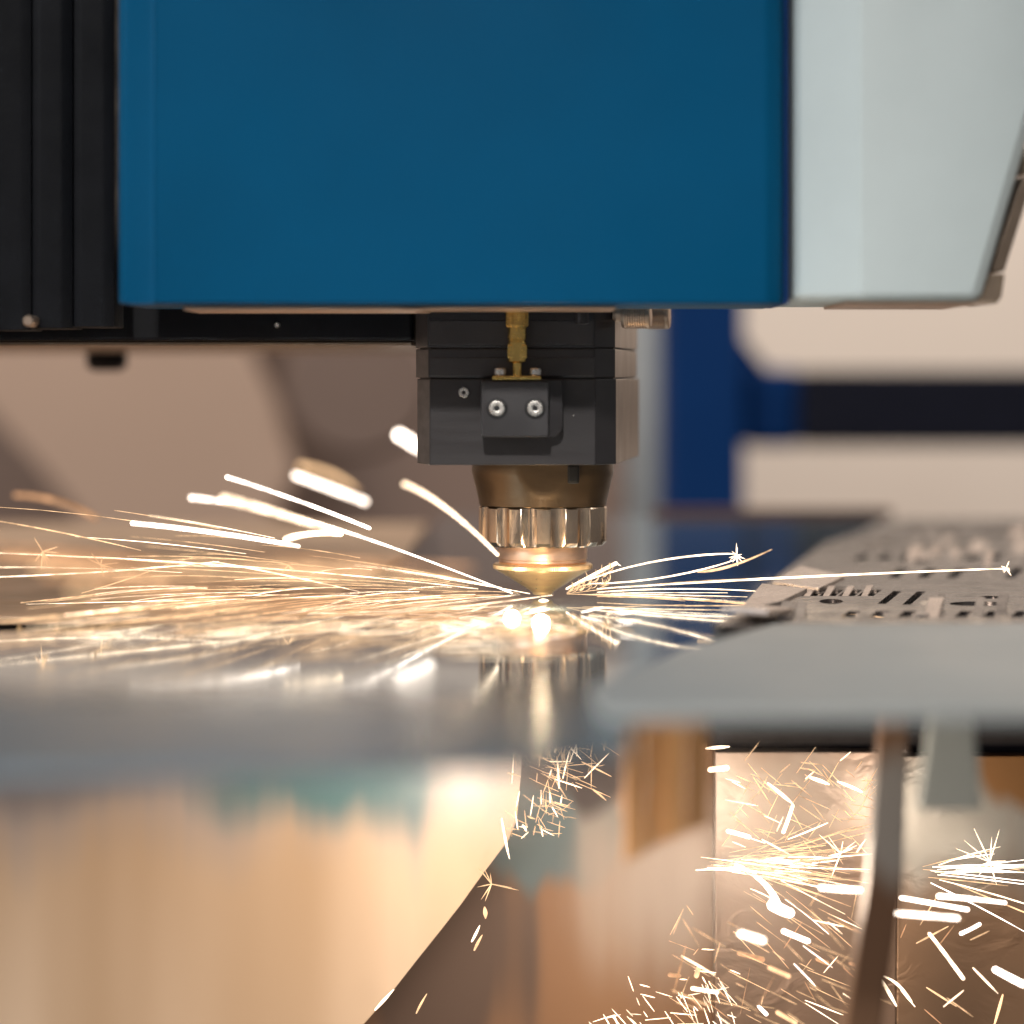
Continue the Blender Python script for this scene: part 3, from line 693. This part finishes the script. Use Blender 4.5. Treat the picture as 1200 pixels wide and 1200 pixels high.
# big individual streaks: (control points, start radius, end radius, material, label)
BIG = [
    ([(266, 559, .93), (350, 585, .95), (433, 619, .96)], 2.6, 2.2, 'vhot', 'highest long white streak left of the head, slanting down right'),
    ([(155, 613, .94), (250, 622, .95), (350, 640, .96)], 2.6, 2.6, 'vhot', 'long straight white streak lowest of the white ones at left'),
    ([(224, 583, .86), (330, 592, .90), (440, 632, .96), (600, 695, .99)], 2.6, .8, 'vhot', 'thick white streak sweeping from the left down to the nozzle'),
    ([(262, 584, .82), (320, 598, .84), (395, 624, .87)], 4, 2.5, 'hot', 'broad blurred white streak merged with the sweeping one'),
    ([(346, 557, .80), (390, 573, .80), (428, 588, .80)], 3, 3, 'vhot', 'short fat white streak above the long streaks'),
    ([(352, 546, .76), (395, 552, .76), (418, 575, .76)], 3.5, 2, 'gold', 'orange curved blur over the short fat streak'),
    ([(467, 509, 1.2), (480, 517, 1.2), (504, 532, 1.2)], 7, 7, 'vhot', 'fat white spark touching the left side of the head block'),
    ([(474, 567, .84), (520, 585, .88), (583, 650, .94)], 2.5, 2, 'hot', 'curved bright streak falling from left toward the copper ring'),
    ([(18, 580, .82), (70, 582, .82), (112, 607, .82)], 2.4, 3, 'dim', 'dull orange arc at the far left over the bed'),
    ([(335, 632, .93), (362, 622, .95), (400, 626, .96)], 4, 3, 'hot', 'short hooked white spark under the thick streak'),
    ([(0, 611, .95), (80, 624, .96), (165, 645, .97)], .7, .5, 'gold', 'hair-thin reddish streak crossing from the left edge'),
    ([(0, 648, .95), (160, 654, .97), (380, 668, .98), (560, 690, .99)], .9, .6, 'hot', 'fine streak running from the left edge almost to the nozzle'),
    ([(0, 676, .95), (120, 672, .97), (200, 664, .98), (256, 658, .98)], .9, .6, 'hot', 'fine rising streak low at the far left'),
    ([(250, 658, .97), (330, 672, .98), (420, 693, .98)], .9, .7, 'hot', 'fine streak falling right from the middle of the left side'),
    ([(96, 695, .98), (150, 680, .98), (200, 660, .98)], .6, .4, 'gold', 'thin golden hair rising at left above the slat gap'),
    ([(688, 680, .99), (760, 652, .98), (840, 648, .975), (862, 649, .975)], .8, 1.0, 'hot', 'thin arc rising right of the nozzle to a bursting star'),
    ([(690, 684, .99), (770, 684, .98), (840, 664, .97), (861, 656, .97)], .8, .8, 'hot', 'second thin arc right of the nozzle under the star'),
    ([(818, 670, .96), (850, 670, .96), (904, 644, .95)], 1.6, .8, 'gold', 'short bent streak with an upturned end right of the star'),
    ([(700, 690, .99), (900, 676, .98), (1182, 666, .97)], .8, 1.3, 'hot', 'long nearly level streak reaching far right over the cut sheet'),
    ([(700, 699, .99), (860, 700, .97), (1000, 723, .95), (1165, 735, .95)], .6, .9, 'gold', 'long low streak over the front of the cut sheet'),
    ([(700, 694, .99), (800, 686, .98), (905, 694, .97)], .6, .6, 'hot', 'short fine streak ending at the cut sheet corner'),
    ([(664, 690, .985), (690, 676, .98), (722, 660, .975)], 1.2, 2.2, 'hot', 'bright spark with round head leaping right beside the nozzle'),
    ([(808, 720, .96), (822, 720, .96), (836, 722, .96)], 1.4, 1, 'gold', 'small orange dash near the corner of the cut sheet'),
    # lower right windows
    ([(868, 1094, .87), (882, 1098, .87), (894, 1102, .87)], 3.6, 3.6, 'vhot', 'fattest white capsule spark in the middle window'),
    ([(918, 1091, .95), (934, 1098, .95), (947, 1103, .95)], 3.2, 3.2, 'vhot', 'white bar spark right of the fattest capsule'),
    ([(962, 1040, .90), (986, 1043, .90), (1008, 1043, .90)], 3.2, 3.2, 'vhot', 'thick level white bar next to the brown post'),
    ([(1050, 1070, .89), (1085, 1073, .89), (1122, 1076, .89)], 3.2, 3, 'vhot', 'thick level white bar right of the brown post'),
    ([(1056, 1052, .95), (1090, 1058, .95), (1134, 1066, .95)], 3, 3, 'vhot', 'white bar above the thick one right of the post'),
    ([(1100, 1050, .94), (1140, 1053, .94), (1178, 1058, .94)], 3.6, 2.2, 'vhot', 'bright bar at the right edge of the right window'),
    ([(1089, 1094, .96), (1108, 1118, .96), (1129, 1147, .96)], 2, 2.4, 'hot', 'steep white streak low in the right window'),
    ([(1166, 1136, .94), (1182, 1145, .94), (1200, 1154, .94)], 4, 4.5, 'vhot', 'thick white dash at the lower right corner'),
    ([(1030, 1143, .97), (1040, 1160, .97), (1050, 1178, .97)], 1.4, 2, 'hot', 'steep streak falling from the post foot'),
    ([(1032, 1143, .97), (1052, 1148, .97), (1068, 1173, .97)], 1, 1.6, 'hot', 'curved streak falling right from the post foot'),
    ([(1175, 1166, .97), (1170, 1185, .97), (1164, 1205, .97)], 1.6, 1.2, 'gold', 'upright streak at the bottom of the right window'),
    ([(1126, 1094, .96), (1140, 1088, .96), (1148, 1083, .96)], 2.4, 2.2, 'vhot', 'short rising white dash in the right window'),
    ([(862, 1013, .985), (900, 1030, .98), (912, 1060, .97)], 2, 4, 'vhot', 'bright bent streak at the heart of the middle shower'),
    ([(905, 1060, .95), (918, 1068, .95), (926, 1070, .95)], 7, 6, 'vhot', 'round white blaze at the heart of the middle shower'),
    ([(900, 918, .97), (915, 930, .97), (929, 942, .97)], 1.6, 1.8, 'hot', 'slanting streak near the top of the middle window'),
    ([(918, 975, .97), (924, 960, .97), (929, 944, .97)], 2.4, 2, 'hot', 'steep streak joining the slanting one'),
    ([(949, 911, .97), (962, 915, .97), (971, 919, .97)], 2, 1.6, 'hot', 'short bright dash beneath the grey sheet in the middle window'),
    ([(982, 916, .97), (998, 922, .97), (1010, 928, .97)], 1.4, 1.6, 'hot', 'short dash close to the post near the window top'),
    ([(832, 902, .95), (842, 901, .95), (852, 900, .95)], 3.2, 3.2, 'hot', 'level orange-rimmed dash at the window left edge'),
    ([(828, 877, .96), (840, 876, .96), (854, 875, .96)], 1.6, 1.6, 'hot', 'thin level dash above the orange-rimmed one'),
    ([(853, 974, .96), (866, 977, .96), (878, 981, .96)], 2.4, 2.4, 'vhot', 'bright dash low left in the middle window'),
    ([(440, 1183, .975), (450, 1172, .975), (461, 1160, .975)], 1.6, 1.2, 'hot', 'bright dash on the slanting plate edge at the bottom'),
    ([(488, 1187, .975), (493, 1176, .975), (500, 1165, .975)], 1.2, .8, 'gold', 'golden dash right of the slanting edge at the bottom'),
    ([(553, 1103, .975), (558, 1094, .975), (562, 1085, .975)], 1.4, 1, 'hot', 'slanting dash beside the upper part of the slanting edge'),
    ([(556, 1113, .975), (560, 1104, .975), (565, 1096, .975)], 1.6, 1, 'gold', 'golden dash just below the slanting dash'),
    ([(568, 1064, .975), (569, 1070, .975), (569, 1075, .975)], 2, 2, 'gold', 'short upright dash near the plate tip'),
    ([(597, 1006, .98), (593, 990, .98), (588, 960, .98)], .8, 1.6, 'hot', 'thin spark falling from the tangle at the plate corner'),
]
for c, r0, r1, m, lab in BIG: spark(c, r0, r1, m, lab)

rs = random.Random(21)
def many(n, fn, label, group):
    for i in range(n):
        c, r0, r1, m = fn()
        if max(r0, r1) < 2.2: r0 *= .62; r1 *= .5
        dx = c[-1][0] - c[0][0]; dy = abs(c[-1][1] - c[0][1]); ln = math.hypot(dx, dy)
        size = 'short' if ln < 30 else ('long' if ln > 110 else 'medium')
        hue = {'vhot': 'brilliant white', 'hot': 'white', 'gold': 'golden', 'dim': 'dull orange'}[m]
        th = 'thick ' if max(r0, r1) > 2.2 else ''
        zone = (' close in' if 470 < c[1][0] < 760 else ' mid way' if 250 < c[1][0] < 900 else ' far out') if ('left' in label or 'sheet' in label) else ''
        tilt = 'level' if dy < .18 * abs(dx) else ('steep' if dy > 1.2 * abs(dx) else 'slanting')
        spark(c, r0, r1, m, f'{size} {th}{hue} {tilt} {label}{zone}', group, bits=5, sides=5)
U = rs.uniform
def from_src(sx, sy, sd, ang, ln, sag=0.0, start=0.0, dd=0.0):
    """curve from a source: ang degrees in the picture (0 right, 90 up)"""
    ca, sa = math.cos(R(ang)), -math.sin(R(ang))
    x0, y0 = sx + ca * start, sy + sa * start
    x2, y2 = x0 + ca * ln, y0 + sa * ln + sag
    return [(x0, y0, sd), ((x0 + x2) / 2, (y0 + y2) / 2 - sag * .5, sd + dd / 2), (x2, y2, sd + dd)]
# left fan, kept above the sheet
def f1():
    a = 180 - U(-2.5, 12.5); st = U(0, 420); ln = U(50, 260)
    d0 = .985
    c = from_src(628, 697, d0, a, ln, U(2, 16), st, -U(0, .07))
    return [(x, min(y, HY + (H - .0006) * F / d), d) for x, y, d in c], U(.4, 1.1), U(.4, 1.2), rs.choice(('hot', 'hot', 'gold', 'gold'))
many(44, f1, 'spark in the fan blown left from the nozzle', 'fine sparks in the left fan')
# soft broad golden ones nearer the lens
def f2():
    x = U(-60, 420); y = 640 + U(-14, 62) + (x / 480) * 18; d = U(.66, .76); ln = U(120, 300)
    return [(x, y, d), (x + ln / 2, y + U(0, 8), d + .02), (x + ln, y + U(8, 24), d + .04)], U(2.0, 4.5), U(1, 3), rs.choice(('gold', 'dim', 'dim'))
many(14, f2, 'out of focus streak floating left of the nozzle', 'blurred golden sparks on the left')
# sparks skimming the sheet on the left front
def f3():
    x = U(-20, 540); d = U(.80, .96); ln = U(40, 170)
    z = U(.0006, .005); py = HY + (H - z) * F / d
    return [(x, py + ln * .05, d), (x + ln / 2, py, d + .01), (x + ln, py - ln * .07, d + .02)], U(.6, 1.8), U(.4, 1.4), rs.choice(('hot', 'gold', 'gold'))
many(40, f3, 'spark skimming low over the bright sheet', 'sparks skimming the sheet')
def f3b():
    x = U(60, 470); d = U(.83, .90); ln = U(30, 150); z = U(.0004, .0016); py = HY + (H - z) * F / d
    return [(x, py + 4, d), (x + ln / 2, py, d + .004), (x + ln, py - ln * .05, d + .008)], U(.5, 1.3), U(.3, 1.0), rs.choice(('hot', 'gold', 'dim'))
many(16, f3b, 'spark rolling on the nearer part of the bright sheet', 'sparks rolling on the sheet')
# white-hot fringe under the nozzle
def f4():
    x = U(500, 730); d = U(.862, .93); z = U(.0003, .002); py = HY + (H - z) * F / d
    ln = U(6, 36); a = R(U(-35, 35))
    return [(x, py, d), (x + ln * .5 * math.cos(a), py - ln * .5 * math.sin(a) * .6, d), (x + ln * math.cos(a), py - ln * math.sin(a) * .6, d)], U(.6, 1.6), U(.5, 1.6), rs.choice(('hot', 'vhot'))
many(24, f4, 'spark in the glowing fringe before the nozzle', 'glowing fringe sparks')
# right fan
def f5():
    a = U(-3, 9); c = from_src(662, 696, .985, a, U(60, 240), U(0, 12), U(0, 60), -U(0, .05))
    return [(x, min(y, HY + (H - .0006) * F / d), d) for x, y, d in c], U(.4, .8), U(.4, .8), rs.choice(('hot', 'gold'))
many(7, f5, 'spark in the small fan right of the nozzle', 'fine sparks right of the nozzle')
def f6():
    x = U(740, 815); y = 775 - (x - 740) * .45 + U(-6, 6); a = R(U(-50, 0)); ln = U(8, 26)
    d = .90
    return [(x, y - 6, d), (x + ln / 2 * math.cos(a), y - 6 - ln / 2 * math.sin(a) * -1, d), (x + ln * math.cos(a), y - 6 + ln * -math.sin(a), d)], U(.6, 1.2), U(.4, .9), 'hot'
many(10, f6, 'spark over the front corner of the bright sheet', 'sparks at the sheet corner')
# middle window shower
def f7():
    a = rs.choice((U(-14, 12), U(-9, 8), U(-40, 30))); c = from_src(818 + U(-4, 60), 1012 + U(-8, 8), .975, a, U(20, 130), U(-2, 10), U(0, 80), -U(0, .02))
    c = [(min(x, 1034), y, d) for x, y, d in c]
    return c, U(.5, 1.5), U(.5, 1.8), rs.choice(('hot', 'hot', 'vhot', 'gold'))
many(34, f7, 'spark in the middle shower below the sheet', 'sparks of the middle shower')
def f8():
    x = U(845, 1030); y = U(890, 1000); a = R(rs.choice((U(-60, -20), U(-55, -25), U(35, 70), U(-30, 5)))); ln = U(10, 40); d = U(.95, .985)
    return [(x, y, d), (x + ln / 2 * math.cos(a), y - ln / 2 * math.sin(a), d), (min(1034, x + ln * math.cos(a)), y - ln * math.sin(a), d)], U(.4, 1.5), U(.5, 1.4), rs.choice(('hot', 'gold'))
many(30, f8, 'spark flying over the middle rippled panel', 'flying sparks in the middle window')
def f9():
    x = U(780, 1010); y = U(1060, 1190); a = R(rs.choice((U(-62, -15), U(-45, -20), U(-50, -25), U(-40, -5), U(40, 80)))); ln = U(8, 60); d = U(.92, .98)
    thick = U(.6, 3.2) if ln < 30 else U(.5, 1.6)
    return [(x, y, d), (x + ln / 2 * math.cos(a), y - ln / 2 * math.sin(a), d), (x + ln * math.cos(a), y - ln * math.sin(a), d)], thick, thick * U(.8, 1.2), rs.choice(('hot', 'gold', 'vhot', 'dim'))
many(34, f9, 'spark falling below the middle shower', 'falling sparks under the middle shower')
# right window shower
def f10():
    a = rs.choice((U(-8, 10), U(-8, 8), U(-30, 50))); c = from_src(1060 + U(-2, 40), 1022 + U(-6, 6), .975, a, U(40, 150), U(-2, 8), U(0, 60))
    return c, U(.5, 1.4), U(.4, 1.6), rs.choice(('hot', 'vhot', 'gold'))
many(22, f10, 'spark in the right shower below the sheet', 'sparks of the right shower')
def f11():
    x = U(1055, 1195); y = U(1080, 1200); a = R(rs.choice((U(-60, -20), U(-55, -20), U(20, 70)))); ln = U(8, 45); d = U(.94, .985)
    return [(x, y, d), (x + ln / 2 * math.cos(a), y - ln / 2 * math.sin(a), d), (x + ln * math.cos(a), y - ln * math.sin(a), d)], U(.5, 2), U(.5, 2), rs.choice(('hot', 'gold', 'dim'))
many(12, f11, 'spark falling over the right rippled panel', 'falling sparks in the right window')
# tangle under the nozzle
def f12():
    y = U(842, 985); cx_ = 655 - (y - 880) * .28; x = rs.gauss(cx_, 26 if y < 930 else 17); x = min(708, max(592 if y < 900 else 586, x))
    a = R(rs.choice((U(72, 102), U(60, 120), U(-40, 0), U(-60, 50)))); ln = U(8, 44) if y < 940 else U(6, 24); d = U(.95, .98)
    return [(x, y, d), (x + ln / 2 * math.cos(a), y - ln / 2 * math.sin(a), d), (x + ln * math.cos(a), y - ln * math.sin(a) - U(-2, 2), d)], U(.5, 1.9), U(.5, 1.6), rs.choice(('hot', 'gold'))
many(56, f12, 'spark in the tangle under the nozzle', 'tangled sparks below the nozzle')

# tiny hair sparks that nobody could count, one mesh per mass
def mass(name, n, fn, mat, label):
    v, f = [], []
    for i in range(n):
        c, r0, r1, _ = fn()
        pts = smooth_curve([P(*q) for q in c], 4)
        tube_data(pts, r0 / F * c[0][2], r1 / F * c[-1][2], 4, v, f)
    o = mesh_obj(name, v, f, mat); tag(o, label, 'sparks', kind='stuff'); return o
def h1():
    c, a, b_, m = f7(); return c, .3, .35, m
mass('hair_sparks', 70, h1, 'gold', 'hair-thin sparks filling the middle shower')
def h2():
    x = U(690, 860); y = 1205 - abs(rs.gauss(0, 55)); 
    while y < 1215 - (x - 680) * 1.0 + U(-25, 25): y += 12
    a = R(rs.choice((U(-80, -40), U(-75, -45), U(-20, 20)))); ln = U(6, 34); d = .98
    return [(x, y, d), (x + ln / 2 * math.cos(a), y - ln / 2 * math.sin(a), d), (x + ln * math.cos(a), y - ln * math.sin(a), d)], U(.3, .65), U(.3, .65), ''
mass('hair_sparks', 60, h2, 'hot', 'fine bristling sparks along the bottom edge')
def h3():
    x = 664 + U(0, 50); y = 696 - (x - 655) * U(.1, .6); a = R(U(20, 80)); ln = U(4, 14); d = U(.965, .98)
    return [(x, y, d), (x + ln * .7, y - ln * .1, d), (x + ln * math.cos(a), y - ln * math.sin(a), d)], U(.25, .5), U(.25, .5), ''
mass('hair_sparks', 60, h3, 'gold', 'curly hair sparks right beside the nozzle tip')
def h4():
    c, a, b_, m = f1(); return c, .3, .3, m
def h5():
    c, a, b_, m = f12(); return c, .35, .35, m
mass('hair_sparks', 110, h5, 'gold', 'hair-thin sparks in the tangle under the nozzle')
def h6():
    c, a, b_, m = f3(); return c, .35, .3, m
mass('hair_sparks', 50, h6, 'gold', 'fine glints skimming over the bright sheet')
def h8():
    c, a, b_, m = f4(); return c, .35, .35, m
mass('hair_sparks', 35, h8, 'gold', 'dense glowing fringe on the sheet before the nozzle')
def h7():
    c, a, b_, m = f8() if rs.random() < .5 else f9(); return c, .35, .35, m
mass('hair_sparks', 130, h7, 'gold', 'fine scattered sparks in the middle window')
mass('hair_sparks', 25, h4, 'gold', 'hair-thin sparks threading the left fan')

# bursting stars: several needles from one point
def burst(px, py, d, n, rmax, label, mat='hot'):
    v, f = [], []; c = P(px, py, d)
    for i in range(n):
        a = U(0, 2 * math.pi); ln = U(.35, 1) * rmax
        e = P(px + ln * math.cos(a), py + ln * math.sin(a), d + U(-.004, .004))
        tube_data([Vector((0, 0, 0)), (e - c) * .5, e - c], .8 / F, .25 / F, 4, v, f)
    o = mesh_obj('bursting_spark', v, f, mat); o.location = c; tag(o, label, 'spark', 'bursting sparks'); return o
burst(863, 651, .975, 11, 17, 'bursting star at the end of the thin arc right of the nozzle')
burst(1179, 666, .97, 7, 12, 'small burst ending the long level streak at right')
burst(50, 646, .95, 8, 24, 'burst at the far left with golden needles', 'gold')
burst(118, 662, .96, 8, 22, 'burst above the slat gap on the left', 'gold')
burst(338, 662, .97, 7, 14, 'small burst in the middle of the left fan', 'gold')
burst(722, 660, .975, 6, 8, 'tiny burst on the spark leaping beside the nozzle')
burst(576, 1036, .975, 9, 34, 'star burst on the corner of the slanting plate edge', 'gold')
burst(985, 1000, .97, 9, 34, 'star burst at the right end of the middle shower')
burst(1160, 1010, .97, 10, 44, 'star burst in the right shower')
burst(742, 828, .93, 6, 14, 'lone burst on the grey sheet edge')

# ------------------------------------------------------------------ volumes added to imitate bloom round the sparks (stuff)
def bloom(px, py, d, rx, ry, rz, dens, label):
    bm = bmesh.new(); bmesh.ops.create_icosphere(bm, subdivisions=3, radius=1.0)
    me = bpy.data.meshes.new('bloom'); bm.to_mesh(me); bm.free()
    m = bpy.data.materials.new('thin_bloom'); m.use_nodes = True; nt = m.node_tree
    nt.nodes.remove(nt.nodes['Principled BSDF'])
    v = nt.nodes.new('ShaderNodeVolumePrincipled'); v.inputs['Color'].default_value = (.95, .9, .86, 1)
    v.inputs['Anisotropy'].default_value = 0.1
    tc = nt.nodes.new('ShaderNodeTexCoord'); ln = nt.nodes.new('ShaderNodeVectorMath'); ln.operation = 'LENGTH'
    nt.links.new(tc.outputs['Object'], ln.inputs[0])
    mr = nt.nodes.new('ShaderNodeMapRange'); mr.interpolation_type = 'SMOOTHSTEP'
    mr.inputs[1].default_value = 0; mr.inputs[2].default_value = 1; mr.inputs[3].default_value = dens; mr.inputs[4].default_value = 0
    nt.links.new(ln.outputs['Value'], mr.inputs[0]); nt.links.new(mr.outputs[0], v.inputs['Density'])
    nt.links.new(v.outputs[0], nt.nodes['Material Output'].inputs['Volume'])
    me.materials.append(m)
    o = bpy.data.objects.new('bloom', me); COL.objects.link(o)
    o.location = P(px, py, d); o.scale = (rx, ry, rz)
    tag(o, label, 'bloom', kind='stuff'); return o
bloom(830, 1030, .955, .085, .045, .060, 6, 'thin volume added as bloom round the middle shower of sparks')
bloom(545, 915, .940, .045, .040, .034, 9, 'thin volume added as bloom over the corner of the tan plate')
sc.cycles.volume_step_rate = 2; sc.cycles.volume_bounces = 0
